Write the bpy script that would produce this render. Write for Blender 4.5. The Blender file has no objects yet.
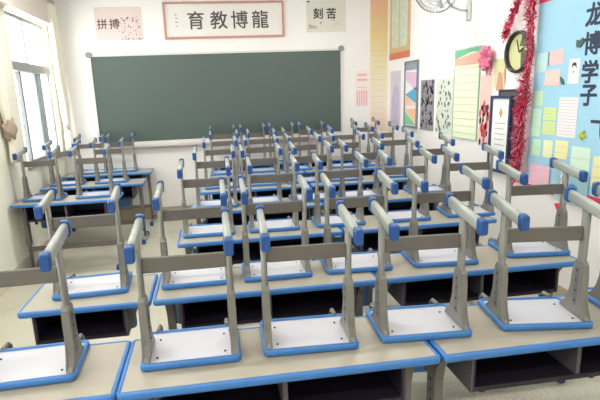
import bpy, bmesh, math, random
from mathutils import Vector, Matrix
random.seed(7)
sc = bpy.context.scene
C = sc.collection
PI = math.pi

# ------------------------------------------------------------------ camera
F, PITCH, YAW, ROLL, H = 484.6156, .2287, .1380, -.0389, 1.7369
CX, CY = 279.78, 207.06
fw = Vector((math.sin(YAW)*math.cos(PITCH), math.cos(YAW)*math.cos(PITCH), -math.sin(PITCH)))
rt = Vector((math.cos(YAW), -math.sin(YAW), 0))
up = rt.cross(fw)
r2 = rt*math.cos(ROLL) + up*math.sin(ROLL)
u2 = -rt*math.sin(ROLL) + up*math.cos(ROLL)
cam = bpy.data.cameras.new('camera'); camo = bpy.data.objects.new('camera', cam); C.objects.link(camo)
mw = Matrix((( r2.x, u2.x, -fw.x, 0), (r2.y, u2.y, -fw.y, 0), (r2.z, u2.z, -fw.z, H), (0, 0, 0, 1)))
camo.matrix_world = mw
cam.sensor_width = 36; cam.lens = F*36/600
cam.shift_x = (300-CX)/600; cam.shift_y = (CY-200)/600
cam.clip_start = .05
sc.camera = camo

# ------------------------------------------------------------------ world, exposure
w = bpy.data.worlds.new('daylight'); sc.world = w; w.use_nodes = True
bg = w.node_tree.nodes['Background']; bg.inputs[0].default_value = (.93, .98, 1, 1); bg.inputs[1].default_value = 5.0
sc.view_settings.view_transform = 'Standard'; sc.view_settings.look = 'None'
sc.view_settings.exposure = 0.12; sc.view_settings.gamma = 1.0
sc.view_settings.use_curve_mapping = False

def area(name, loc, rot, sx, sy, power, col=(1, 1, 1)):
    l = bpy.data.lights.new(name, 'AREA'); l.shape = 'RECTANGLE'; l.size = sx; l.size_y = sy
    l.energy = power; l.color = col
    o = bpy.data.objects.new(name, l); C.objects.link(o); o.location = loc; o.rotation_euler = rot
    return o
XL, XR, YF, YB, ZC = -2.03, 2.73, 7.25, -1.6, 3.45
# daylight coming through the left-hand windows
for yc, wd in ((6.38, 1.4), (3.6, 1.8), (.6, 1.8)):
    area('window_daylight', (XL-.45, yc, 1.95), (0, -PI/2, 0), 1.7, wd, 70, (.95, .98, 1))
# fluorescent tubes under the ceiling
TUBES = [(x, y) for y in (-.3, 2.4, 5.0) for x in (-.9, 1.6)]
for x, y in TUBES:
    area('tube_light', (x, y, ZC-.17), (0, 0, 0), 1.2, .12, (15 if x > 0 and y < 3 else 22) if y < 4 else 34, (1, .975, .955))

# ------------------------------------------------------------------ materials
MATS = {}
def mat(name, col, rough=.6, metal=0, noise=0, scale=20, emit=None, alpha=None, bump=0):
    if name in MATS: return MATS[name]
    m = bpy.data.materials.new(name); m.use_nodes = True
    nt = m.node_tree; b = nt.nodes['Principled BSDF']
    c = [((v/255)/12.92 if v/255 <= .04045 else ((v/255+.055)/1.055)**2.4) for v in col]
    b.inputs['Base Color'].default_value = (*c, 1)
    b.inputs['Roughness'].default_value = rough; b.inputs['Metallic'].default_value = metal
    if noise or bump:
        tc = nt.nodes.new('ShaderNodeTexCoord')
        n = nt.nodes.new('ShaderNodeTexNoise'); n.inputs['Scale'].default_value = scale; n.inputs['Detail'].default_value = 4
        nt.links.new(tc.outputs['Object'], n.inputs['Vector'])
    if noise:
        r = nt.nodes.new('ShaderNodeMapRange'); r.inputs['To Min'].default_value = 1-noise; r.inputs['To Max'].default_value = 1+noise*.6
        nt.links.new(n.outputs['Fac'], r.inputs['Value'])
        mx = nt.nodes.new('ShaderNodeVectorMath'); mx.operation = 'SCALE'; mx.inputs[0].default_value = c
        nt.links.new(r.outputs['Result'], mx.inputs['Scale'])
        nt.links.new(mx.outputs['Vector'], b.inputs['Base Color'])
    if bump:
        bp = nt.nodes.new('ShaderNodeBump'); bp.inputs['Strength'].default_value = bump; bp.inputs['Distance'].default_value = .002
        nt.links.new(n.outputs['Fac'], bp.inputs['Height']); nt.links.new(bp.outputs['Normal'], b.inputs['Normal'])
    if emit:
        b.inputs['Emission Color'].default_value = (*c, 1); b.inputs['Emission Strength'].default_value = emit
    if alpha is not None:
        b.inputs['Alpha'].default_value = alpha
    MATS[name] = m
    return m

wall_m = mat('wall_paint', (240, 236, 232), .85, noise=.04, scale=3, bump=.1)
wallL_m = mat('left_wall_paint', (236, 234, 218), .85, noise=.04, scale=3)
ceil_m = mat('ceiling_paint', (243, 242, 238), .9)
board_m = mat('board_green', (82, 96, 90), .28, noise=.07, scale=2.2)
alu_m = mat('aluminium', (205, 205, 200), .4, .3)
winframe_m = mat('window_frame_grey', (150, 152, 150), .45, .2)
tan_m = mat('skirting_tan', (178, 165, 140), .7, noise=.06, scale=8)
wood_m = mat('desktop_laminate', (168, 160, 142), .4, noise=.05, scale=14)
seat_m = mat('seat_underside', (196, 195, 200), .5, noise=.03, scale=30)
blue_m = mat('blue_edge', (62, 122, 186), .4, noise=.12, scale=25)
cap_m = mat('blue_cap', (30, 76, 138), .35)
grey_m = mat('grey_enamel', (126, 124, 116), .45, .15, noise=.06, scale=30)
bar_m = mat('crossbar_enamel', (108, 103, 96), .5, .1, noise=.06, scale=24)
rail_m = mat('rail_enamel', (164, 168, 160), .38, .2, noise=.04, scale=20)
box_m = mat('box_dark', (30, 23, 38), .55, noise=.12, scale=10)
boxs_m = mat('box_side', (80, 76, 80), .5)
screw_m = mat('screw', (60, 58, 60), .4, .6)
black_m = mat('ink_black', (38, 38, 40), .7)
cloth_m = mat('curtain_cloth', (236, 231, 212), .85, noise=.06, scale=9)

def floor_mat():
    m = mat('floor_terrazzo', (214, 206, 176), .35)
    nt = m.node_tree; b = nt.nodes['Principled BSDF']
    tc = nt.nodes.new('ShaderNodeTexCoord')
    v = nt.nodes.new('ShaderNodeTexNoise'); v.inputs['Scale'].default_value = 60; v.inputs['Detail'].default_value = 6
    n = nt.nodes.new('ShaderNodeTexNoise'); n.inputs['Scale'].default_value = 1.6; n.inputs['Detail'].default_value = 5
    nt.links.new(tc.outputs['Object'], v.inputs['Vector']); nt.links.new(tc.outputs['Object'], n.inputs['Vector'])
    ad = nt.nodes.new('ShaderNodeMath'); ad.operation = 'ADD'
    nt.links.new(v.outputs['Fac'], ad.inputs[0]); nt.links.new(n.outputs['Fac'], ad.inputs[1])
    r = nt.nodes.new('ShaderNodeValToRGB'); r.color_ramp.elements[0].position = .7; r.color_ramp.elements[1].position = 1.3
    r.color_ramp.elements[0].color = (.40, .37, .28, 1); r.color_ramp.elements[1].color = (.58, .55, .44, 1)
    nt.links.new(ad.outputs[0], r.inputs[0]); nt.links.new(r.outputs[0], b.inputs['Base Color'])
    return m
floor_m = floor_mat()

# ------------------------------------------------------------------ mesh helpers
def newbm(): return bmesh.new()
def bx(bm, x0, x1, y0, y1, z0, z1, mi=0, bev=0, seg=1):
    r = bmesh.ops.create_cube(bm, size=1)
    vs = r['verts']
    for v in vs:
        v.co = Vector((x0 + (v.co.x+.5)*(x1-x0), y0 + (v.co.y+.5)*(y1-y0), z0 + (v.co.z+.5)*(z1-z0)))
    fs = list({f for v in vs for f in v.link_faces})
    for f in fs: f.material_index = mi
    if bev:
        es = list({e for v in vs for e in v.link_edges})
        rr = bmesh.ops.bevel(bm, geom=es, offset=bev, segments=seg, affect='EDGES', profile=.5)
        for f in rr['faces']: f.material_index = mi
    return vs
def loft(bm, rings, mi=0, cap=True, closed=True, smooth=True):
    vr = [[bm.verts.new(p) for p in ring] for ring in rings]
    n = len(vr[0])
    for a, b in zip(vr, vr[1:]):
        for i in range(n if closed else n-1):
            j = (i+1) % n
            f = bm.faces.new((a[i], a[j], b[j], b[i])); f.material_index = mi; f.smooth = smooth
    if cap:
        f = bm.faces.new(vr[0][::-1]); f.material_index = mi
        f = bm.faces.new(vr[-1]); f.material_index = mi
    return vr
def oval(cx, cy, z, rx, ry, n=14):
    return [(cx+rx*math.cos(2*PI*i/n), cy+ry*math.sin(2*PI*i/n), z) for i in range(n)]
def rrect(x0, x1, y0, y1, r, n=4):
    pts = []
    for cx, cy, a0 in ((x1-r, y1-r, 0), (x0+r, y1-r, PI/2), (x0+r, y0+r, PI), (x1-r, y0+r, 1.5*PI)):
        for k in range(n+1):
            a = a0 + k*PI/2/n; pts.append((cx+r*math.cos(a), cy+r*math.sin(a)))
    return pts
def prism(bm, pts, axis, a, b, mi=0, smooth=False):
    # pts are 2D in the plane normal to axis; axis 0: (y,z), 1: (x,z), 2: (x,y)
    def P(p, t): return {0: (t, p[0], p[1]), 1: (p[0], t, p[1]), 2: (p[0], p[1], t)}[axis]
    return loft(bm, [[P(p, a) for p in pts], [P(p, b) for p in pts]], mi, smooth=smooth)
def cyl(bm, p, q, r, n=12, mi=0, r1=None):
    p = Vector(p); q = Vector(q); d = (q-p).normalized()
    u = d.orthogonal().normalized(); v = d.cross(u)
    r1 = r if r1 is None else r1
    loft(bm, [[p+(u*math.cos(2*PI*i/n)+v*math.sin(2*PI*i/n))*r for i in range(n)],
              [q+(u*math.cos(2*PI*i/n)+v*math.sin(2*PI*i/n))*r1 for i in range(n)]], mi)
def tube(bm, pts, r, n=8, mi=0):
    pts = [Vector(p) for p in pts]; rings = []
    for i, p in enumerate(pts):
        d = (pts[min(i+1, len(pts)-1)]-pts[max(i-1, 0)]).normalized()
        ref = Vector((0, 0, 1)) if abs(d.z) < .9 else Vector((1, 0, 0))
        u = d.cross(ref).normalized(); v = d.cross(u)
        rad = r[i] if isinstance(r, (list, tuple)) else r
        rings.append([p+(u*math.cos(2*PI*k/n)+v*math.sin(2*PI*k/n))*rad for k in range(n)])
    loft(bm, rings, mi)
def obj(name, bm, mats, parent=None, label=None):
    bmesh.ops.recalc_face_normals(bm, faces=bm.faces[:])
    me = bpy.data.meshes.new(name); bm.to_mesh(me); bm.free()
    for m in (mats if isinstance(mats, (list, tuple)) else [mats]): me.materials.append(m)
    o = bpy.data.objects.new(name, me); C.objects.link(o)
    if parent: o.parent = parent
    if label: o['label'] = label
    return o
def thing(name, label, cat, loc=(0, 0, 0), rz=0, group=None):
    o = bpy.data.objects.new(name, None); C.objects.link(o); o.empty_display_size = .05
    o.location = loc; o.rotation_euler = (0, 0, rz); o['label'] = label; o['category'] = cat
    if group: o['group'] = group
    return o
def tag(o, label, cat, group=None):
    o['label'] = label; o['category'] = cat
    if group: o['group'] = group
    return o
def struct(name, bm, m, parent=None):
    o = obj(name, bm, m, parent)
    if not parent: o['kind'] = 'structure'
    return o
def dup(root, loc, rz, label, group=None):
    r = root.copy(); C.objects.link(r); r.location = loc; r.rotation_euler = (0, 0, rz); r['label'] = label
    if group: r['group'] = group
    for ch in list(root.children):
        c = ch.copy(); C.objects.link(c); c.parent = r
        for g in list(ch.children):
            d = g.copy(); C.objects.link(d); d.parent = c
    return r

# ------------------------------------------------------------------ room shell
bm = newbm(); bx(bm, XL-.2, XR+.2, YB-.2, YF+.2, -.1, 0); struct('floor', bm, floor_m)
bm = newbm(); bx(bm, XL-.2, XR+.2, YB-.2, YF+.2, ZC, ZC+.1); struct('ceiling', bm, ceil_m)
bm = newbm(); bx(bm, XL-.2, XR+.2, YF, YF+.2, 0, ZC); struct('wall_front', bm, wall_m)
bm = newbm(); bx(bm, XL-.2, XR+.2, YB-.2, YB, 0, ZC); struct('wall_back', bm, wall_m)
bm = newbm(); bx(bm, XR, XR+.2, YB, YF, 0, ZC); struct('wall_right', bm, wall_m)
WZ0, WZ1 = 1.05, 2.72
WINS = [(5.76, 7.12), (2.7, 4.5), (-.3, 1.5)]
bm = newbm()
bx(bm, XL-.2, XL, YB, YF, 0, WZ0); bx(bm, XL-.2, XL, YB, YF, WZ1, ZC)
ys = [YB] + [v for a in sorted(WINS) for v in a] + [YF]
for a, b in zip(ys[::2], ys[1::2]): bx(bm, XL-.2, XL, a, b, WZ0, WZ1)
struct('wall_left', bm, wallL_m)
bm = newbm(); bx(bm, XL, XR, YF-.025, YF, 0, .16); struct('baseboard_front', bm, tan_m)
bm = newbm(); bx(bm, XR-.012, XR, YB, YF-.025, 0, .14); struct('baseboard_right', bm, tan_m)
bm = newbm(); bx(bm, XL, XL+.012, YB, YF-.025, 0, .14); struct('baseboard_left', bm, mat('skirting_pale', (214, 208, 190), .7))
bm = newbm(); bx(bm, XL, XL+.10, 5.2, 7.06, WZ1+.01, ZC); struct('trim_1', bm, mat('beam_paint', (226, 216, 206), .85))

glass = mat('frosted_glass', (205, 232, 232), .5, alpha=.55)
clear = mat('clear_glass', (245, 250, 250), .1, alpha=.1)
fx0, fx1 = XL-.10, XL-.05
for k, (a, b) in enumerate(WINS):
    fr = newbm()
    t = .035
    bx(fr, fx0, fx1, a, a+t, WZ0, WZ1); bx(fr, fx0, fx1, b-t, b, WZ0, WZ1)
    bx(fr, fx0, fx1, a+t, b-t, WZ0, WZ0+t); bx(fr, fx0, fx1, a+t, b-t, WZ1-t, WZ1)
    fo = struct('window_%d' % (k+1), fr, winframe_m)
    tr = newbm(); bx(tr, fx0-.02, XL+.0, a+t, b-t, 2.10, 2.20, bev=.006)
    obj('transom', tr, winframe_m, fo)
    m1 = a + (b-a)*.46
    mu = newbm(); bx(mu, fx0, fx1, m1-.028, m1+.028, 2.2, WZ1-t); obj('mullion', mu, mat('mullion_paint', (205, 200, 190), .5), fo)
    s1, s2 = a+(b-a)*.24, a+(b-a)*.69
    for yy, wd in ((s1, .022), (s2, .026), (s2+.085, .022)):
        st = newbm(); bx(st, fx0, fx1, yy-wd, yy+wd, WZ0+t, 2.10); obj('sash_stile', st, mat('stile_dark', (112, 112, 112), .45, .2), fo)
    pg = newbm(); bx(pg, fx0+.02, fx0+.026, s1+.022, s2-.026, WZ0+t, 2.10); obj('frosted_pane', pg, glass, fo)
    pg = newbm(); bx(pg, fx0+.02, fx0+.026, a+t, s1-.022, WZ0+t, 2.10); bx(pg, fx0+.02, fx0+.026, s2+.107, b-t, WZ0+t, 2.10)
    bx(pg, fx0+.02, fx0+.026, a+t, m1-.028, 2.2, WZ1-t); bx(pg, fx0+.02, fx0+.026, m1+.028, b-t, 2.2, WZ1-t)
    obj('clear_pane', pg, clear, fo)
    sl = newbm(); bx(sl, XL-.05, XL+.03, a-.02, b+.02, WZ0-.03, WZ0, bev=.005); obj('window_sill', sl, mat('sill_stone', (150, 150, 138), .6), fo)

# tube fixtures (the classroom's lamps)
fix0 = None
for i, (x, y) in enumerate(TUBES):
    lab = 'long white ceiling tube lamp, %s row, %s side' % (('rear', 'middle', 'front')[i//2], ('window', 'door')[i % 2])
    if fix0 is None:
        fix0 = thing('ceiling_lamp', lab, 'lamp', (x, y, ZC), 0, 'tube lamps under the ceiling')
        bm = newbm(); bx(bm, -.62, .62, -.045, .045, -.07, 0, bev=.01); obj('housing', bm, ceil_m, fix0)
        bm = newbm(); cyl(bm, (-.58, 0, -.10), (.58, 0, -.10), .016)
        bx(bm, -.61, -.58, -.02, .02, -.12, -.07); bx(bm, .58, .61, -.02, .02, -.12, -.07)
        obj('tube', bm, mat('tube_glow', (255, 250, 240), .4, emit=2), fix0)
    else: dup(fix0, (x, y, ZC), 0, lab)

# ------------------------------------------------------------------ text and shapes
def strip(bm, pts, wd, y, mi=0): pass
def text_mesh(name, s, size, m, parent, loc, facing='front', bold=.0, ext=.0015, sx=1):
    cu = bpy.data.curves.new('t', 'FONT'); cu.body = s; cu.size = size; cu.align_x = 'CENTER'; cu.align_y = 'CENTER'
    cu.extrude = ext
    to = bpy.data.objects.new('t', cu); C.objects.link(to)
    dg = bpy.context.evaluated_depsgraph_get()
    me = bpy.data.meshes.new_from_object(to.evaluated_get(dg))
    bpy.data.objects.remove(to)
    me.materials.clear(); me.materials.append(m)
    if bold:                                    # brush weight: three slightly shifted strokes
        bm = bmesh.new(); bm.from_mesh(me)
        src = bm.verts[:] + bm.edges[:] + bm.faces[:]
        for dx, dy in ((bold, 0), (0, bold), (bold*.7, bold*.7)):
            g = bmesh.ops.duplicate(bm, geom=src)
            for v in g['geom']:
                if isinstance(v, bmesh.types.BMVert): v.co.x += dx; v.co.y += dy; v.co.z += dx*.02+dy*.03
        bm.to_mesh(me); bm.free()
    # centre on its own bounds
    if len(me.vertices):
        xs = [v.co.x for v in me.vertices]; yz = [v.co.y for v in me.vertices]
        ox, oy = (min(xs)+max(xs))/2, (min(yz)+max(yz))/2
        for v in me.vertices:
            a, b, c = (v.co.x-ox)*sx, v.co.y-oy, v.co.z
            v.co = Vector((a, -c, b)) if facing == 'front' else Vector((-c, -a, b))
    o = bpy.data.objects.new(name, me); C.objects.link(o); o.parent = parent; o.location = loc
    return o

# ------------------------------------------------------------------ desks and chairs
def ring(bm, x0, x1, y0, y1, r, prof, mi=0, n=4):
    # prof: closed list of (inset, z)
    loops = []
    for ins, z in prof:
        loops.append([bm.verts.new((p[0], p[1], z)) for p in rrect(x0+ins, x1-ins, y0+ins, y1-ins, max(r-ins, .002), n)])
    m = len(loops); k = len(loops[0])
    for a in range(m):
        A, B = loops[a], loops[(a+1) % m]
        for i in range(k):
            j = (i+1) % k
            f = bm.faces.new((A[i], A[j], B[j], B[i])); f.material_index = mi; f.smooth = True

def foot_rail(parent, x, y0, y1, z, h, wd, capw=.006, caplen=.034, z1=None):
    z1 = z if z1 is None else z1
    Z = lambda y: z + (z1-z)*(y-y0)/(y1-y0)
    bm = newbm()
    pts = rrect(-wd/2, wd/2, -h/2, h/2, wd*.4)
    loft(bm, [[(x+p[0], y, Z(y)+p[1]) for p in pts] for y in (y0+.01, y1-.01)])
    rail = obj('foot_rail', bm, rail_m, parent)
    W, Hh = wd/2+capw, h/2+capw+.002
    for ya, yb in ((y0, y0+caplen), (y1-caplen, y1)):
        bm = newbm(); pts = rrect(-W, W, -Hh, Hh, W*.55)
        out = ya if ya == y0 else yb; inn = yb if ya == y0 else ya
        s = .007 if out > inn else -.007
        loft(bm, [[(x+p[0], inn, Z(inn)+p[1]) for p in pts], [(x+p[0], out-s, Z(out)+p[1]) for p in pts],
                  [(x+p[0]*.8, out, Z(out)+p[1]*.86) for p in pts]])
        obj('end_cap', bm, cap_m, rail, 'blue plastic end cap')
    return rail

SW, SD = .375, .275
LX = .165
def make_chair(label, loc, rz):
    t = thing('student_chair', label, 'chair', loc, rz, 'chairs turned upside down on the desks')
    bm = newbm(); prism(bm, rrect(-SW/2+.006, SW/2-.006, .006, SD-.006, .02), 2, .003, .019)
    st = obj('seat', bm, seat_m, t)
    bm = newbm(); ring(bm, -SW/2, SW/2, 0, SD, .024, [(0, .006), (.003, .0015), (.016, .0015), (.016, .026), (.004, .026), (0, .021)])
    obj('edge_trim', bm, blue_m, st, 'blue plastic edging')
    for sx in (-.128, .128):
        for sy in (.06, .2):
            bm = newbm(); cyl(bm, (sx, sy, .018), (sx, sy, .0225), .0045, 8); obj('screw', bm, screw_m, st)
    yc = .098
    for s in (-1, 1):
        x = s*LX
        # oval column
        bm = newbm()
        loft(bm, [oval(x, yc, z, .012, .025) for z in (.03, .2, .47)])
        leg = obj('leg', bm, grey_m, t)
        # height sleeve flaring into the seat bracket, slotted plate and adjusting screws on each face
        prof = [(.012, .019), (yc+.115, .019), (yc+.105, .034), (yc+.068, .055), (yc+.048, .09), (yc+.039, .14),
                (yc+.036, .2), (yc+.034, .245), (yc+.02, .262), (yc, .268), (yc-.02, .262), (yc-.034, .245), (yc-.036, .2), (yc-.038, .13),
                (yc-.046, .08), (yc-.064, .04)]
        bm = newbm(); prism(bm, prof, 0, x-.0145, x+.0145)
        bmesh.ops.bevel(bm, geom=[e for e in bm.edges if abs(e.verts[0].co.x-e.verts[1].co.x) < 1e-5], offset=.005, segments=2, affect='EDGES')
        for f in bm.faces: f.smooth = False
        for q in (-1, 1):
            xx = x + q*.0135
            prism(bm, [(p[0]+yc, p[1]+.15) for p in rrect(-.012, .012, -.085, .085, .011)], 0, xx, xx+q*.0022, 1)
            for zz in (.085, .13, .175, .218):
                cyl(bm, (x+q*.014, yc, zz), (x+q*.0180, yc, zz), .0045, 8, 2)
        obj('height_sleeve', bm, [grey_m, mat('slot_grey', (112, 110, 104), .5, .2), screw_m], leg)
        foot_rail(t, x, -.075, .245, .474, .050, .027, capw=.003, caplen=.03, z1=.514)
    # flat cross bar
    bm = newbm(); bx(bm, -LX+.01, LX-.01, yc-.008, yc+.008, .348, .408, bev=.005, seg=2)
    obj('cross_bar', bm, bar_m, t)
    # backrest hanging down past the desk's far edge
    for s in (-1, 1):
        bm = newbm()
        tube(bm, [(s*.142, .262, .028), (s*.142, .318, .024), (s*.142, .336, .008), (s*.142, .342, -.06), (s*.142, .348, -.36)], .0095)
        obj('back_post', bm, grey_m, t)
    bm = newbm(); ring_pts = rrect(-.17, .17, -.37, -.19, .03)
    prism(bm, ring_pts, 1, .3575, .370); obj('backrest', bm, mat('backrest_blue', (70, 130, 190), .4), t)
    return t

DESKS = {}
def make_desk(wd, label, loc):
    t = thing('school_desk', label, 'desk', loc, 0, 'blue edged classroom desks')
    h = wd/2
    bm = newbm(); prism(bm, rrect(-h+.006, h-.006, .006, .394, .014), 2, .736, .7592)
    dt = obj('desktop', bm, wood_m, t)
    bm = newbm(); ring(bm, -h, h, 0, .40, .02, [(0, .738), (.004, .731), (.016, .731), (.016, .7598), (.006, .7605), (0, .756)])
    obj('edge_trim', bm, blue_m, dt, 'blue plastic edging')
    b0, b1 = (-h+.135 if wd > .9 else -h+.065), h-.135
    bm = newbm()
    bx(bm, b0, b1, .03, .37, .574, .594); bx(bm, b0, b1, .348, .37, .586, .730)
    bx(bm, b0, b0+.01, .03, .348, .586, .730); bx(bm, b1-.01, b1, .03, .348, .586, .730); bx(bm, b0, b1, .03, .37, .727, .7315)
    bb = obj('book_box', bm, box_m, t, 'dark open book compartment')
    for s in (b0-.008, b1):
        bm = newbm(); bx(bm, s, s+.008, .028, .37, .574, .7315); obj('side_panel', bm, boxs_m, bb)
    if wd > .9:
        bm = newbm(); bx(bm, -.009, .009, .034, .348, .586, .727); obj('divider', bm, boxs_m, bb, 'grey divider')
    for xx in ((b0+.07, b1-.35) if wd > .9 else (b0+.12,)):
        bm = newbm(); bx(bm, xx-.012, xx+.012, .07, .10, .535, .574, bev=.004); obj('bag_hook', bm, black_m, bb)
    bm = newbm(); cyl(bm, (b0+.075, .348, .672), (b0+.075, .344, .672), .010); cyl(bm, (b0+.083, .348, .70), (b0+.083, .344, .70), .005)
    obj('lock_plate', bm, mat('white_plastic', (225, 225, 225), .5), bb, 'small white lock plate')
    for s in (-1, 1):
        x = s*(h-.065); yc = .2
        low = wd < .9 and s < 0
        if low: x = -h+.09
        bm = newbm()
        loft(bm, [oval(x, yc, z, .015, .03) for z in (.05, .4, .56)])
        prof = [(yc-.036, .30), (yc-.036, .55), (yc-.05, .62), (yc-.10, .69), (yc-.15, .7305), (yc+.15, .7305), (yc+.10, .69), (yc+.05, .62),
                (yc+.036, .55), (yc+.036, .30), (yc+.02, .285), (yc-.02, .285)]
        if low: prof = [(yc-.036, .30), (yc-.036, .572), (yc+.036, .572), (yc+.036, .30), (yc+.02, .285), (yc-.02, .285)]
        prism(bm, prof, 0, x-.019, x+.019)
        for q in (-1, 1):
            for zz in (.34, .39, .44, .49, .54): cyl(bm, (x+q*.018, yc, zz), (x+q*.0225, yc, zz), .007, 8, 1)
        leg = obj('leg', bm, [mat('desk_leg', (118, 112, 108), .5, .1, noise=.06), screw_m], t)
        foot_rail(t, x, -.01, .41, .030, .046, .034, capw=.005)
    bm = newbm(); bx(bm, -h+.06, h-.06, .192, .208, .22, .27, bev=.004); obj('stretcher', bm, bar_m, t)
    return t
def place_desk(x0, x1, y, label, hs=1):
    wd = round(x1-x0, 3)
    loc = ((x0+x1)/2, y, 0)
    o = make_desk(wd, label, loc) if wd not in DESKS else dup(DESKS[wd], loc, 0, label)
    DESKS.setdefault(wd, o); o.scale = (1, 1, hs)

RY = [1.53, 2.31, 3.25, 4.11, 5.02, 5.92, 6.76]
RS = [1, 1, 1.0, 1.01, 1.015, 1.02, 1.035]   # the far rows are set a little higher
RX = [-.378, -.335, -.27, -.21, -.14, -.02, .0]
ROW = ['nearest row', 'second row', 'third row', 'fourth row', 'fifth row', 'sixth row', 'row nearest the blackboard']
for i in range(7):
    a = RX[i]
    place_desk(a, a+1.18, RY[i], 'cream double desk with blue edge, left one in the middle block, ' + ROW[i], RS[i])
    place_desk(a+1.19, a+2.37, RY[i], 'cream double desk with blue edge beside the notice wall, ' + ROW[i], RS[i])
place_desk(-1.56, -.38, 1.53, 'cream topped double desk at the lower left corner, one chair on it')
place_desk(-.975, -.345, 2.31, 'cream topped narrow single desk behind the lower left desk')
for x0, x1, y, nm in ((-2.01, -.97, 5.02, 'nearest of the three desks by the window'), (-2.0, -.82, 5.9, 'middle of the three desks by the window'),
                      (-2.0, -.82, 6.79, 'farthest of the three desks by the window, below the blackboard corner')):
    place_desk(x0, x1, y, 'blue edged double desk, ' + nm)

ORD = ['first', 'second', 'third', 'fourth', 'fifth']
chair0 = None
def place_chair(x, yrow, deg, label, dy=.125, hs=1):
    global chair0
    loc = (x, yrow+dy, .7608*hs)
    o = make_chair(label, loc, math.radians(deg)) if chair0 is None else dup(chair0, loc, math.radians(deg), label)
    if chair0 is None: chair0 = o
    o.scale = (1, 1, hs)
CH = [
 [(-.125, 0), (.335, -2), (.805, -4), (1.31, -8), (1.83, -6)],
 [(-.115, 0), (.32, 0), (.775, -3), (1.27, -4), (1.85, -6)],
 [(-.05, 0), (.43, -1), (.93, -2), (1.44, -4), (1.96, -6)],
 [(.03, 0), (.44, 0), (.90, -1), (1.36, -2), (2.03, -4)],
 [(.105, 0), (.54, 0), (1.0, -1), (1.48, -2), (2.03, -3)],
 [(.18, 0), (.65, 0), (1.10, -1), (1.70, -2), (2.22, -2)],
 [(.19, 0), (.615, 0), (1.03, -1), (1.46, -2), (2.27, -3)],
]
for i, row in enumerate(CH):
    for k, (x, d) in enumerate(row):
        nm = (ORD[k] + ' from left') if k < 4 else 'rightmost'
        place_chair(x, RY[i] - (.025 if i < 2 and 1.1 < x < 1.5 else .01 if x > 1.1 else 0), d + random.uniform(-.8, .8), 'upturned grey chair, %s in the middle block, %s' % (nm, ROW[i]), hs=RS[i])
place_chair(-.72, 1.53, 2, 'grey framed upturned chair on the desk at the lower left corner', .11)
place_chair(-.66, 2.31, 3, 'grey framed upturned chair on the narrow single desk')
for y, nm in ((5.02, 'nearest'), (5.9, 'middle'), (6.79, 'farthest')):
    for x, sd in ((-1.74, 'window side'), (-1.22, 'aisle side')):
        place_chair(x + (.12 if y > 6.5 and x < -1.5 else 0), y, random.uniform(-2, 2), 'grey framed upturned chair on the %s desk by the window, %s' % (nm, sd))

# ------------------------------------------------------------------ front wall: blackboard and signs
YW = YF
t = thing('blackboard', 'long dark green blackboard with pale frame on the front wall', 'blackboard', (0, YW, 1.13))
bm = newbm(); bx(bm, -1.53, 1.99, -.022, 0, .02, 1.20); obj('writing_surface', bm, board_m, t)
bm = newbm()
bx(bm, -1.56, -1.53, -.035, 0, 0, 1.225); bx(bm, 1.99, 2.01, -.035, 0, 0, 1.225); bx(bm, -1.56, 2.01, -.035, 0, 1.20, 1.225); bx(bm, -1.56, 2.01, -.035, 0, -.02, .02)
obj('frame', bm, mat('board_frame', (214, 212, 205), .5), t)
bm = newbm(); bx(bm, -1.55, 2.02, -.11, 0, -.06, -.02, bev=.006); obj('chalk_tray', bm, mat('tray', (206, 196, 192), .55), t)
for x in (-1.55, 2.0):
    bm = newbm(); cyl(bm, (x, -.05, 1.225), (x, 0, 1.225), .04, 14); obj('corner_cap', bm, mat('cap_grey', (140, 140, 130), .5), t)

# banner
t = thing('framed_banner', 'long white calligraphy banner in a pink brown frame above the blackboard', 'banner', (.33, YW, 2.78))
bm = newbm(); bx(bm, -.82, .82, -.012, 0, -.22, .22); obj('paper', bm, mat('banner_paper', (232, 226, 220), .7), t)
bm = newbm(); f = .028
bx(bm, -.84, .84, -.025, 0, .215, .215+f); bx(bm, -.84, .84, -.025, 0, -.215-f, -.215); bx(bm, -.84, -.84+f, -.025, 0, -.215, .215); bx(bm, .84-f, .84, -.025, 0, -.215, .215)
obj('frame', bm, mat('banner_frame', (190, 140, 124), .5), t)
for s, x in zip('育教博龍', (-.40, -.083, .207, .50)):
    text_mesh('lettering', s, .25, mat('banner_ink', (84, 82, 80), .7), t, (x, -.0125, .0), bold=.006)
bm = newbm()                                        # a column of tiny illegible signature marks
for k in range(4): bx(bm, -.685+.006*(k % 2), -.655+.004*(k % 3), -.0145, -.001, .07-.05*k, .082-.05*k)
obj('signature_marks', bm, mat('ink_grey', (150, 144, 140), .7), t)

def poster_front(name, label, x0, x1, z0, z1, m, cat='poster', th=.004):
    t = thing(name, label, cat, ((x0+x1)/2, YW, (z0+z1)/2))
    bm = newbm(); bx(bm, x0-(x0+x1)/2, x1-(x0+x1)/2, -th, 0, -(z1-z0)/2, (z1-z0)/2); obj('sheet', bm, m, t)
    return t
def blots(bm, x0, x1, z0, z1, n, r, th=-.0055):
    for _ in range(n):
        x, z, rr = random.uniform(x0, x1), random.uniform(z0, z1), random.uniform(.4, 1)*r
        a0 = random.uniform(0, 6)
        pts = [(x+rr*random.uniform(.5, 1.1)*math.cos(a0+k), z+rr*random.uniform(.5, 1.1)*math.sin(a0+k)) for k in (0, 1.05, 2.1, 3.14, 4.2, 5.2)]
        prism(bm, pts, 1, th, -.001)
t = poster_front('calligraphy_poster', 'pale pink poster with two brushed characters and blossom above the blackboard, left', -1.42, -.80, 2.54, 2.97, mat('pink_paper', (228, 208, 202), .8, noise=.04, scale=5))
brown = mat('ink_brown', (98, 70, 70), .8)
for s, x in zip('拼搏', (-.22, -.06)): text_mesh('lettering', s, .14, brown, t, (x, -.0045, -.0), bold=.003)
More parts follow.
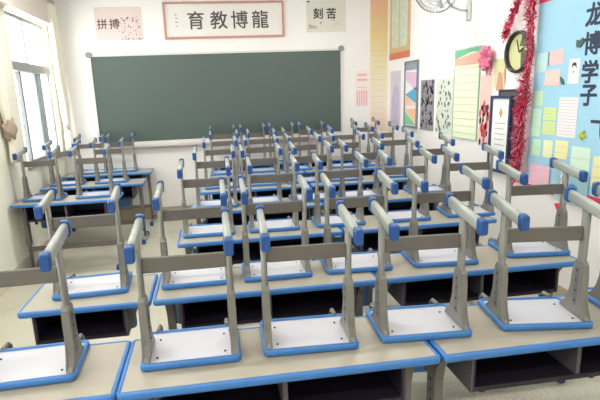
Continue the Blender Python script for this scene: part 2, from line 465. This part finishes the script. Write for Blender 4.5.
bm = newbm(); blots(bm, .0, .28, -.17, .09, 45, .013); blots(bm, .0, .28, -.205, -.19, 12, .014); obj('blossom_print', bm, brown, t)
t = poster_front('calligraphy_poster', 'pale grey green poster with two black characters above the right end of the blackboard', 1.50, 2.08, 2.59, 3.02, mat('greenish_paper', (220, 216, 204), .8, noise=.08, scale=4))
for s, x in zip('刻苦', (-.12, .075)): text_mesh('lettering', s, .155, mat('ink_dark', (70, 60, 56), .8), t, (x, -.0045, .04), bold=.006)
ig = mat('ink_green', (150, 150, 132), .8)
bm = newbm(); blots(bm, -.27, -.13, -.16, -.12, 16, .016); blots(bm, .05, .2, -.12, -.02, 12, .012); blots(bm, -.09, -.07, -.1, -.04, 3, .015); obj('landscape_print', bm, ig, t)
bm = newbm(); bx(bm, -.28, -.24, -.007, 0, .19, .21); obj('tape', bm, brown, t)

# notices right of the blackboard
red = mat('red_ink', (222, 120, 120), .7)
t = poster_front('wall_notice', 'small pale notice with pink print between the blackboard and the tan scroll', 2.22, 2.43, 1.5, 2.03, mat('notice_paper', (240, 226, 222), .8))
bm = newbm()
for k in range(5): bx(bm, -.085+k*.036, -.065+k*.036, -.0055, -.001, -.24, -.02)
bx(bm, -.08, .08, -.0055, -.001, .02, .03); bx(bm, -.08, .08, -.0055, -.001, .12, .15); bx(bm, -.07, .07, -.0055, -.001, .19, .22)
obj('print', bm, mat('pink_print', (232, 176, 176), .8), t)

def grad_mat(name, stops, z0, z1):
    m = bpy.data.materials.new(name); m.use_nodes = True; nt = m.node_tree; b = nt.nodes['Principled BSDF']; b.inputs['Roughness'].default_value = .7
    tc = nt.nodes.new('ShaderNodeTexCoord'); sp = nt.nodes.new('ShaderNodeSeparateXYZ'); mr = nt.nodes.new('ShaderNodeMapRange'); cr = nt.nodes.new('ShaderNodeValToRGB')
    nz = nt.nodes.new('ShaderNodeTexNoise'); nz.inputs['Scale'].default_value = 5
    nt.links.new(tc.outputs['Object'], sp.inputs[0]); nt.links.new(tc.outputs['Object'], nz.inputs['Vector'])
    ad = nt.nodes.new('ShaderNodeMath'); ad.operation = 'MULTIPLY_ADD'; ad.inputs[1].default_value = .25*(z1-z0)
    nt.links.new(nz.outputs['Fac'], ad.inputs[0]); nt.links.new(sp.outputs['Z'], ad.inputs[2])
    nt.links.new(ad.outputs[0], mr.inputs['Value']); mr.inputs['From Min'].default_value = z0; mr.inputs['From Max'].default_value = z1
    nt.links.new(mr.outputs[0], cr.inputs[0]); e = cr.color_ramp.elements
    while len(e) < len(stops): e.new(.5)
    for k, (p, col) in enumerate(stops):
        e[k].position = p; e[k].color = (*[((v/255+.055)/1.055)**2.4 for v in col], 1)
    nt.links.new(cr.outputs[0], b.inputs['Base Color'])
    return m
t = poster_front('hanging_scroll', 'tall tan and yellow scroll poster in the corner right of the blackboard', 2.45, 2.715, 1.12, 3.15,
                 grad_mat('tan_scroll', [(0, (236, 160, 130)), (.1, (240, 204, 178)), (.3, (238, 226, 204)), (.55, (232, 224, 190)), (.8, (228, 206, 146)), (1, (234, 184, 150))], -1.0, 1.1), 'scroll')
bm = newbm()
for k in range(14): bx(bm, -.12, .12, -.0055, -.001, -.75+k*.085, -.746+k*.085)
obj('print', bm, mat('tan_print', (214, 190, 160), .8), t)

# ------------------------------------------------------------------ right wall
XW = XR
def rposter(name, label, cat, ya, yb, z0, z1, m, th=.004, sheet='sheet'):
    # ya is the far edge (left in the picture), yb the near edge
    t = thing(name, label, cat, (XW, (ya+yb)/2, (z0+z1)/2))
    h, v = abs(ya-yb)/2, (z1-z0)/2
    bm = newbm(); bx(bm, -th, 0, -h, h, -v, v); obj(sheet, bm, m, t)
    return t, h, v
def rframe(t, h, v, fw_, m, th=.02):
    bm = newbm()
    bx(bm, -th, 0, -h-fw_, h+fw_, v, v+fw_); bx(bm, -th, 0, -h-fw_, h+fw_, -v-fw_, -v); bx(bm, -th, 0, -h-fw_, -h, -v, v); bx(bm, -th, 0, h, h+fw_, -v, v)
    return obj('frame', bm, m, t)
def quad(bm, pts, th=-.006, mi=0): prism(bm, pts, 0, th, -.001, mi)

t, h, v = rposter('picture_scroll', 'hanging picture scroll with orange red lower band high on the notice wall', 'scroll', 7.18, 6.44, 2.16, 3.1, mat('scroll_tan', (206, 176, 128), .7))
bm = newbm(); bx(bm, -.006, -.001, -h, h, -v, -v+.09); obj('lower_band', bm, mat('orange_red', (214, 120, 92), .7), t, 'orange red lower band')
bm = newbm(); bx(bm, -.007, -.001, -.29, .29, -v+.16, v-.05); pic = obj('picture', bm, mat('picture_pale', (206, 214, 190), .7, noise=.3, scale=14), t)
bm = newbm()
for yy in (-.3, 0, .3): bx(bm, -.009, -.001, yy-.012, yy+.012, -v+.16, v-.05)
obj('border', bm, mat('scroll_pink', (214, 160, 140), .7), t)
t, h, v = rposter('poster', 'pale lavender poster at the far corner of the notice wall', 'poster', 7.12, 6.74, 1.2, 2.0, mat('lavender', (214, 204, 216), .8, noise=.2, scale=9))
bm = newbm()
for k in range(6): quad(bm, [(-.14+k*.05, -.36), (-.12+k*.05, -.36), (-.115+k*.045, .25-.06*abs(k-2)), (-.13+k*.045, .25-.06*abs(k-2))])
obj('print', bm, mat('lavender_dark', (176, 166, 196), .8), t)
t, h, v = rposter('framed_chart', 'narrow grey framed chart with coloured triangles', 'chart', 6.54, 6.16, 1.25, 2.08, mat('chart_white', (236, 232, 230), .7), .012)
rframe(t, h, v, .022, mat('frame_grey', (120, 128, 138), .5), .025)
for pts, c in (([(h, .2), (-h, .05), (-h, .28), (h, .3)], (226, 190, 210)), ([(h, 0), (-h, -.12), (-h, .1)], (96, 170, 205)), ([(h, -.14), (h, -.0), (-h, -.14)], (240, 200, 160)),
               ([(h, -.40), (h, -.22), (-h, -.40)], (140, 205, 160)), ([(h, .32), (-h, .32), (-h, .41), (h, .41)], (150, 158, 166)), ([(h, -.2), (-h, -.38), (-h, -.18)], (240, 190, 150))):
    bm = newbm(); quad(bm, pts, -.016); obj('coloured_field', bm, mat('field_%d%d%d' % c, c, .7), t)
dk = mat('photo_dark', (52, 50, 58), .6)
for nm, lab, ya, yb, base, inkm, n in (('photo_poster', 'dark black and white photo poster beside the coloured triangle chart', 6.06, 5.68, mat('photo_base', (150, 146, 152), .6, noise=.5, scale=12), dk, 60),
                           ('photo_poster', 'pale green and black photo poster left of the timetable', 5.62, 5.22, mat('photo_green', (214, 220, 206), .6, noise=.2, scale=10), mat('photo_grey', (120, 128, 116), .6), 45)):
    t, h, v = rposter(nm, lab, 'poster', ya, yb, 1.22, 1.84, base)
    bm = newbm()
    for _ in range(n):
        y, z, r = random.uniform(-h+.03, h-.03), random.uniform(-v+.03, v-.03), random.uniform(.012, .035)
        quad(bm, [(y+r*random.uniform(.4, 1)*math.cos(a), z+1.3*r*random.uniform(.4, 1)*math.sin(a)) for a in (0, 1, 2, 3, 4, 5)])
    obj('print', bm, inkm, t)
t, h, v = rposter('timetable_poster', 'large pale green ruled poster with a green and pink heading', 'poster', 5.18, 4.69, 1.2, 2.12, mat('pale_green', (226, 232, 206), .7), .01)
rframe(t, h, v, .012, mat('frame_green', (160, 190, 160), .6), .014)
bm = newbm()
for k in range(10): bx(bm, -.012, -.001, -h+.02, h-.02, -v+.05+k*.075, -v+.058+k*.075)
obj('ruling', bm, mat('ruling_yellow', (206, 210, 130), .7), t)
bm = newbm(); quad(bm, [(h, v-.09), (h, v), (-h, v)], -.013); quad(bm, [(h, v-.02), (h, v), (-h, v), (-h, v-.04)], -.0135); obj('heading', bm, mat('heading_green', (110, 180, 140), .7), t)
bm = newbm(); quad(bm, [(h, v-.16), (h, v-.09), (-h, v-.04), (-h, v-.16)], -.0125); obj('heading_band', bm, mat('heading_pink', (226, 170, 150), .7), t)

# pink ribbon bow
bm = newbm()
def ribbon(bm, pts, wd, x=-.03, mi=0):
    ring_ = []
    for i, (y, z, dx) in enumerate(pts):
        ring_.append([(x+dx, y, z-wd/2), (x+dx, y, z+wd/2), (x+dx-.004, y, z+wd/2), (x+dx-.004, y, z-wd/2)])
    loft(bm, ring_, mi)
for q in range(9):
    a = q*PI*2/9
    pts = [(.012*math.cos(a), .012*math.sin(a), 0)]
    for s in range(1, 7):
        rr = .13*math.sin(s/7*PI)**.7 * (1 if s < 4 else .8); aa = a + (s-3.5)*.13
        pts.append((rr*math.cos(aa), rr*math.sin(aa), -.03*math.sin(s/6*PI)))
    tube(bm, [(-.04+p[2], p[0], p[1]) for p in pts], [.012, .02, .026, .028, .026, .02, .012])
for s in (-1, 1): tube(bm, [(-.03, 0, 0), (-.02, s*.05, -.12), (-.015, s*.03, -.2)], [.014, .016, .006])
bow = obj('ribbon_bow', bm, mat('pink_ribbon', (226, 120, 150), .5, noise=.2, scale=30)); bow.location = (XW, 4.52, 2.0); bow.scale = (.8, .8, .8)
tag(bow, 'pink ribbon bow at the top corner of the ruled green poster', 'bow')

t, h, v = rposter('flower_poster', 'pink and dark floral scroll hanging behind the framed certificate', 'poster', 4.66, 4.46, 1.15, 1.85, mat('floral_pink', (232, 196, 184), .7, noise=.1, scale=10))
for c, n in (((60, 52, 54), 14), ((206, 84, 100), 16)):
    bm = newbm()
    for _ in range(n):
        y, z, r = random.uniform(-h+.02, h-.02), random.uniform(-v+.02, v*.3), random.uniform(.02, .04)
        quad(bm, [(y+r*.6*math.cos(a), z+r*1.3*math.sin(a)) for a in (0, 1.2, 2.2, 3.1, 4.1, 5.2)], -.006 - n*.0001)
    obj('print', bm, mat('floral_%d' % c[0], c, .7), t)
t, h, v = rposter('scroll_strip', 'narrow yellow green picture strip right of the floral scroll', 'poster', 4.44, 4.25, 1.71, 1.98, mat('strip_green', (214, 212, 160), .7, noise=.15, scale=10))
bm = newbm(); quad(bm, [(-h, -.1), (-h, .12), (-h+.03, .0)]); quad(bm, [(-h+.02, -.15), (h-.05, -.15), (h-.08, .02), (-h+.05, .0)]); obj('print', bm, mat('strip_print', (208, 150, 130), .7), t)

navy = mat('navy_frame', (52, 62, 98), .45)
t, h, v = rposter('framed_board', 'dark charcoal frame hanging behind the navy framed certificate', 'frame', 4.30, 4.02, 1.10, 1.68, mat('grey_board', (90, 90, 96), .6), .012)
rframe(t, h, v, .02, mat('charcoal_frame', (50, 50, 56), .5), .018)
t = thing('framed_certificate', 'white certificate in a navy blue frame beside the red tinsel', 'frame', (XW-.022, 4.24, 1.29))
bm = newbm(); bx(bm, -.010, 0, -.135, .135, -.33, .33); obj('sheet', bm, mat('certificate_white', (236, 234, 230), .7), t)
rframe(t, .135, .33, .026, navy, .024)
bm = newbm(); quad(bm, [(.03, .2), (0, .25), (-.03, .2), (0, .15)], -.0115); obj('emblem', bm, mat('gold_print', (206, 160, 110), .6), t)
bm = newbm(); [bx(bm, -.0115, -.001, -.08+.02*(k % 2), .08, .1-k*.05, .108-k*.05) for k in range(7)]; obj('print', bm, mat('print_grey', (176, 172, 170), .7), t)

# round clock
t = thing('wall_clock', 'round black rimmed clock with a greenish face on the notice wall', 'clock', (XW, 4.055, 2.015))
R0 = .175
bm = newbm()
prof = [(R0-.02, 0), (R0, 0), (R0+.006, -.02), (R0, -.045), (R0-.016, -.05), (R0-.024, -.04), (R0-.024, -.01)]
N = 36; loops = [[bm.verts.new((p[1], p[0]*math.cos(2*PI*i/N), p[0]*math.sin(2*PI*i/N))) for i in range(N)] for p in prof]
for a in range(len(loops)):
    A, B = loops[a], loops[(a+1) % len(loops)]
    for i in range(N): bm.faces.new((A[i], A[(i+1) % N], B[(i+1) % N], B[i])).smooth = True
obj('rim', bm, mat('clock_rim', (46, 40, 38), .35), t)
bm = newbm(); cyl(bm, (0, 0, 0), (-.012, 0, 0), R0-.02, N); obj('dial', bm, mat('clock_dial', (206, 206, 150), .5), t)
bm = newbm(); quad(bm, [(-.15, -.01), (-.02, .03), (-.03, -.14), (-.08, -.125)], -.014); quad(bm, [(.0, .05), (-.14, .03), (-.11, .11), (-.03, .15)], -.014); obj('dial_print', bm, mat('dial_dark', (96, 96, 84), .5), t)
for a, L, wd in ((1.2, .11, .005), (2.7, .075, .007)):
    bm = newbm(); d = Vector((0, math.cos(a), math.sin(a))); n = Vector((0, -d.z, d.y))*wd
    loft(bm, [[(-.018, *(n.yz)), (-.018, *(-n).yz), (-.015, *(-n).yz), (-.015, *(n.yz))], [(-.018, *(n+d*L).yz), (-.018, *(-n+d*L).yz), (-.015, *(-n+d*L).yz), (-.015, *(n+d*L).yz)]]); obj('hand', bm, black_m, t)

# tinsel garlands
def tinsel(name, label, path, n, rad, mats, seed):
    rnd = random.Random(seed); bm = newbm()
    P = [Vector(p) for p in path]; seg = [(P[i+1]-P[i]).length for i in range(len(P)-1)]; L = sum(seg)
    tube(bm, P, .006, 6)
    for k in range(n):
        s = rnd.random()*L; i = 0
        while i < len(seg)-1 and s > seg[i]: s -= seg[i]; i += 1
        c = P[i].lerp(P[i+1], min(1, s/seg[i]))
        r = rad(c.z) if callable(rad) else rad
        d = Vector((-abs(rnd.gauss(0, .5)), rnd.gauss(0, 1), rnd.gauss(-.25, .8))).normalized()*r*rnd.uniform(.6, 1.15)
        wv = d.cross(Vector((rnd.random(), rnd.random(), rnd.random()))).normalized()*.0035
        off = Vector((rnd.uniform(-.02, 0), rnd.uniform(-.02, .02), rnd.uniform(-.02, .02)))
        a = c+off; e = a+d
        if e.x > XW-.002: e.x = XW-.002
        if a.x > XW-.002: a.x = XW-.002
        vs = [bm.verts.new(a-wv), bm.verts.new(a+wv), bm.verts.new(e+wv*.6), bm.verts.new(e-wv*.6)]
        f = bm.faces.new(vs); f.material_index = rnd.choices(range(len(mats)), [m[1] for m in mats])[0]
    me = bpy.data.meshes.new(name); bm.to_mesh(me); bm.free()
    for m, _ in mats: me.materials.append(m)
    o = bpy.data.objects.new(name, me); C.objects.link(o); tag(o, label, 'tinsel')
    return o
tr_ = mat('tinsel_red', (214, 34, 78), .3, .45); tp = mat('tinsel_pink', (236, 170, 190), .3, .4); td = mat('tinsel_dark', (158, 26, 62), .35, .4)
tinsel('tinsel_garland', 'red and silver pink tinsel garland hanging down beside the blue board', [(XW-.05, 3.87, 2.75), (XW-.05, 3.85, 2.3), (XW-.05, 3.83, 2.0), (XW-.05, 3.85, 1.7), (XW-.05, 3.87, 1.5), (XW-.05, 3.88, 1.15), (XW-.05, 3.90, .93)], 3000,
       lambda z: .07 if z > 2.2 else (.045 if z > 1.8 else .095), [(tr_, 6), (td, 2), (tp, 4)], 1)
tinsel('tinsel_garland', 'short red tinsel branch slanting down towards the round clock', [(XW-.04, 4.03, 2.47), (XW-.04, 4.12, 2.32), (XW-.04, 4.23, 2.15)], 420, .06, [(tr_, 5), (td, 3), (tp, 2)], 2)

# blue notice board
BZ0, BZ1, BYa, BYb = .93, 2.37, 3.83, 1.2
bm = newbm(); bx(bm, XW-.0125, XW-.0005, BYb, BYa, BZ0, BZ1)
t = thing('notice_board', 'large pale blue class notice board with brushed characters on the right wall', 'board', (XW-.002, 2.5, 1.65))
bpy.data.meshes
for v_ in bm.verts: v_.co -= Vector((XW, 2.5, 1.65))
obj('panel', bm, mat('board_blue', (158, 202, 222), .75, noise=.04, scale=4), t)
bm = newbm(); bx(bm, -.018, -.0005, BYb-2.5, BYa-2.5, BZ1-1.65, BZ1-1.65+.05); bx(bm, -.018, -.0005, BYb-2.5, BYa-2.5, BZ0-1.65-.07, BZ0-1.65)
obj('border', bm, mat('border_red', (214, 50, 84), .6), t, 'red paper border')
ink = mat('ink_navy', (46, 52, 74), .7)
for s, y, z in (('龙', 3.23, 2.20), ('博', 3.225, 2.005), ('学', 3.22, 1.81), ('子', 3.21, 1.645), ('飞', 3.085, 1.40)):
    text_mesh('lettering', s, .165, ink, t, (-.0125, y-2.5, z-1.65), 'right', bold=.010)
bx_ = XW-.0155
def note(label, ya, yb, z0, z1, col, kind='paper_note', lines=0, cat='note', off=0):
    c = mat('note_%d_%d_%d' % col, col, .8)
    t = thing(kind, label, cat, (bx_-off, (ya+yb)/2, (z0+z1)/2), 0, 'papers on the blue board')
    h, v = (ya-yb)/2, (z1-z0)/2
    bm = newbm(); bx(bm, -.002, 0, -h, h, -v, v); obj('sheet', bm, c, t)
    if lines:
        bm = newbm()
        for k in range(lines):
            z = v - (k+1)*(2*v)/(lines+1); bx(bm, -.0035, -.001, -h+.01, h-.01, z-.002, z+.002)
        obj('ruling', bm, mat('note_line', (196, 190, 186), .8), t)
    return t
def brush(t, pts, col=None, th=-.004):
    bm = newbm(); quad(bm, pts, th); obj('print', bm, mat('brush_ink', (60, 60, 66), .7) if col is None else mat('ink_%d_%d_%d' % col, col, .7), t)
t = note('plain pink note, upper of the two pink ones on the blue board', 3.66, 3.50, 1.88, 1.99, (240, 190, 186)); brush(t, [(.08, -.055), (.072, -.055), (.08, .05), (.088, .05)])
note('plain salmon pink note, lower of the two pink ones on the blue board', 3.69, 3.52, 1.72, 1.84, (242, 196, 184))
t = note('white card with a dark haired head drawn on it', 3.43, 3.32, 1.73, 1.91, (226, 222, 222))
brush(t, [(.022, .02), (.02, .055), (0, .066), (-.02, .055), (-.024, .02), (-.012, .04), (.012, .04)]); brush(t, [(.008, .0), (-.008, .0), (0, -.012)], (150, 70, 70))
t = note('large white ruled sheet, tallest paper on the blue board', 3.50, 3.30, 1.33, 1.63, (232, 224, 222), lines=12)
note('pale mint note left of the upper pink note', 3.81, 3.68, 1.83, 1.98, (186, 220, 216))
note('pale mint note beside the tinsel at the left edge, middle height', 3.81, 3.69, 1.56, 1.68, (192, 224, 190))
note('yellow green note left of the large ruled sheet, upper', 3.67, 3.52, 1.45, 1.55, (206, 224, 146), lines=3)
note('yellow green note left of the large ruled sheet, lower', 3.67, 3.52, 1.335, 1.44, (204, 222, 140), lines=4)
note('pale green note at the left edge beside the yellow green notes', 3.81, 3.69, 1.31, 1.54, (190, 226, 196), lines=2)
note('pale green note at the left end of the lower row of papers', 3.78, 3.67, 1.15, 1.29, (194, 228, 192), lines=1)
note('cream yellow note second in the lower row of papers', 3.64, 3.53, 1.15, 1.29, (228, 228, 180))
note('pale yellow note in the middle of the lower row of papers', 3.50, 3.36, 1.16, 1.30, (236, 226, 164), lines=2)
note('pale mint note under the yellow green leaf', 3.32, 3.13, 1.10, 1.27, (206, 228, 206), lines=1)
note('yellow note at the right end of the lower row of papers', 3.10, 2.96, 1.0, 1.22, (230, 222, 164), lines=2)
note('salmon note at the right edge of the picture level with the last large characters', 2.985, 2.93, 1.62, 1.72, (236, 190, 180))
t = note('pale pink printed sheet at the lower left corner of the blue board', 3.78, 3.53, .90, 1.08, (238, 186, 200), lines=5, off=.007)
bm = newbm(); quad(bm, [(3.44-3.38, .0), (-.02, .02), (-.07, -.16), (-.085, -.16)], -.012)
o = obj('red_pennant', bm, mat('border_red', (214, 50, 84), .6)); o.location = (XW-.018, 3.38, .80); tag(o, 'small red triangular paper strip hanging below the blue board', 'pennant')
# yellow green leaf decoration, binder clip
bm = newbm()
for a, s in ((.5, .07), (-.1, .085), (-.7, .06)):
    prism(bm, [(0, 0), (-s*.5*math.cos(a)-.012*math.sin(a), s*.5*math.sin(a)+.016), (-s*math.cos(a), s*math.sin(a)), (-s*.5*math.cos(a), s*.5*math.sin(a)-.014)], 0, -.012-.002*s, -.001)
o = obj('paper_leaf', bm, mat('leaf_yellow', (176, 190, 70), .7)); o.location = (bx_, 3.26, 1.36); tag(o, 'yellow green paper leaf right of the large ruled sheet', 'decoration')
bm = newbm()
prism(bm, [(.035, -.03), (.0, -.036), (-.035, .0), (-.02, .03), (.01, .012), (.036, .02)], 0, -.012, 0)
o = obj('paper_butterfly', bm, mat('dark_green_paper', (70, 96, 84), .7)); o.location = (bx_, 3.33, 2.02); tag(o, 'small dark green paper cut-out left of the large brushed characters', 'decoration')
bm = newbm(); prism(bm, [(.02, .03), (-.012, .012), (-.03, -.03), (.0, -.024), (.01, .0)], 0, -.01, 0)
o = obj('paper_butterfly', bm, mat('dark_green_paper', (70, 96, 84), .7)); o.location = (bx_, 3.49, 1.755); tag(o, 'small dark paper cut-out right of the lower pink note', 'decoration')
# transparent pocket with blue blob
t = thing('plastic_pocket', 'clear plastic pocket with a blue stain hanging at the foot of the blue board', 'pocket', (XW-.026, 3.28, .97))
bm = newbm(); bx(bm, -.003, 0, -.17, .17, -.14, .12); obj('sleeve', bm, mat('clear_plastic', (180, 214, 222), .25, alpha=.55), t)
bm = newbm(); quad(bm, [(-.02+.055*math.cos(a), -.02+.04*math.sin(a)) for a in (0, .9, 1.7, 2.6, 3.5, 4.4, 5.3)], -.005); obj('stain', bm, mat('stain_blue', (70, 130, 176), .5), t)
bm = newbm(); quad(bm, [(.09+.025*math.cos(a), .06+.03*math.sin(a)) for a in (0, .9, 1.7, 2.6, 3.5, 4.4, 5.3)], -.005); quad(bm, [(.11, .0), (.07, .0), (.08, .05), (.10, .05)], -.005); obj('white_figure', bm, mat('figure_white', (236, 236, 236), .6), t)

# ------------------------------------------------------------------ wall fan
hc = Vector((2.30, 4.82, 2.68)); ax = Vector((-.72, -.62, -.30)).normalized()
t = thing('wall_fan', 'grey wall mounted fan with wire cage high above the posters', 'fan', (XW, 4.95, 2.5))
O = Vector((XW, 4.95, 2.5)); u = ax.cross(Vector((0, 0, 1))).normalized(); v = u.cross(ax)
def L(a, r, d): return hc + u*(r*math.cos(a)) + v*(r*math.sin(a)) + ax*d - O
bm = newbm(); bx(bm, -.03, 0, -.045, .045, -.10, .10, bev=.008); obj('wall_bracket', bm, alu_m, t)
bm = newbm(); tube(bm, [(-.02, 0, .0), (-.1, -.01, .0), (-.2, -.03, .03), tuple(hc-ax*.13-O-Vector((0, 0, .06))), tuple(hc-ax*.12-O)], .016); obj('arm', bm, alu_m, t)
bm = newbm(); cyl(bm, hc-ax*.18-O, hc-ax*.05-O, .055, 16, r1=.07); obj('motor', bm, mat('motor_dark', (70, 66, 72), .4), t)
cage_m = mat('cage_wire', (176, 176, 180), .35, .5)
RC = .22
for nm, sgn in (('front_cage', 1), ('rear_cage', -1)):
    bm = newbm()
    for rr, dd in ((RC, 0), (RC*.97, .035), (RC*.75, .055), (RC*.45, .065), (.05, .068)):
        pts = [L(2*PI*i/28, rr, dd*sgn) for i in range(29)]; tube(bm, pts, .0035 if rr < RC else .006, 5)
    for i in range(40):
        a = 2*PI*i/40; tube(bm, [L(a, .03, .068*sgn), L(a, RC*.45, .065*sgn), L(a, RC*.75, .055*sgn), L(a, RC*.97, .035*sgn), L(a, RC, 0)], .0016, 4)
    obj(nm, bm, cage_m, t)
for k in range(3):
    bm = newbm(); rings = []
    for i in range(7):
        r = .03+.16*i/6; wv = .03+.06*math.sin(i/6*PI*.75)
        c0 = 2*PI*k/3+.15*i/6
        a, b = L(c0, r, .02), L(c0+wv/r*.8, r, -.015)
        rings.append([a, b, b-ax*.003, a-ax*.003])
    loft(bm, rings); obj('blade', bm, mat('blade_grey', (190, 192, 198), .35), t)
bm = newbm(); cyl(bm, L(0, 0, -.02), L(0, 0, .035), .035, 14); obj('hub', bm, mat('hub_dark', (90, 84, 92), .4), t)

# ------------------------------------------------------------------ curtains
def curtain(label, x, stations, folds, seed):
    # stations: (z, y centre, half width along y, depth)
    rnd = random.Random(seed); ph = [rnd.uniform(0, 6) for _ in range(4)]
    bm = newbm(); rings = []
    n = 64; st = []
    for i in range(len(stations)-1):
        a, b = stations[i], stations[i+1]; k = max(2, int(abs(a[0]-b[0])/.04))
        for j in range(k): st.append([a[q]+(b[q]-a[q])*(j/k*j/k*(3-2*j/k)) if q else a[0]+(b[0]-a[0])*j/k for q in range(4)])
    st.append(list(stations[-1]))
    for z, y, hw, dp in st:
        r = []
        for i in range(n):
            a = 2*PI*i/n; f = 1+.16*math.sin(folds*a+ph[0]+z*.8)+.07*math.sin((folds*2+1)*a+ph[1]-z)
            r.append((min(x+dp*math.sin(a)*f, 5), y+hw*math.cos(a)*(1+.05*math.sin(5*a+ph[2])), z))
        rings.append(r)
    loft(bm, rings); o = obj('cloth', bm, cloth_m)
    for v_ in o.data.vertices: v_.co.x = max(v_.co.x, XL+.008 if v_.co.z < WZ1 and v_.co.z > WZ0-.05 else XL+.03)
    return o
def curtain_thing(label, x, stations, folds, seed, knot):
    t = thing('curtain', label, 'curtain', (x, stations[0][1], stations[-1][0]))
    c = curtain(label, x, stations, folds, seed); c.parent = t; c.matrix_parent_inverse = Matrix.Translation(-t.location)
    z, y, r = knot
    bm = newbm(); bmesh.ops.create_icosphere(bm, subdivisions=3, radius=1)
    for v_ in bm.verts:
        d = v_.co.copy(); f = 1+.13*math.sin(7*d.z+3*math.atan2(d.y, d.x))+.06*math.sin(5*d.x+9*d.y)
        v_.co = Vector((x+d.x*r*.6*f - t.location.x, y+d.y*r*f-t.location.y, z+d.z*r*1.25*f-t.location.z))
    for f in bm.faces: f.smooth = True
    obj('knot', bm, mat('curtain_knot', (176, 158, 138), .85, noise=.3, scale=30), t, 'knotted tie-up of the curtain')
    return t
curtain_thing('cream curtain tied in a knot at the near side of the window', -1.975, [(2.98, 5.27, .17, .03), (2.2, 5.2, .13, .03), (1.7, 5.22, .08, .03), (1.5, 5.24, .045, .03), (1.38, 5.28, .07, .03), (1.16, 5.28, .10, .03)], 9, 3, (1.5, 5.26, .10))
curtain_thing('cream curtain tied in a knot in the corner between window and blackboard', -1.92, [(2.98, 7.08, .13, .05), (2.2, 7.09, .12, .05), (1.6, 7.12, .07, .05), (1.4, 7.13, .045, .04), (1.3, 7.13, .05, .05), (1.1, 7.12, .07, .05)], 9, 4, (1.4, 7.13, .06))
bm = newbm(); cyl(bm, (XL+.115, 4.95, 3.03), (XL+.115, 7.22, 3.03), .012)
for yy in (5.45, 6.85): cyl(bm, (XL+.09, yy, 3.03), (XL+.115, yy, 3.03), .009)
rod = obj('curtain_rod', bm, alu_m); tag(rod, 'metal curtain rod over the window carrying both curtains', 'rod')
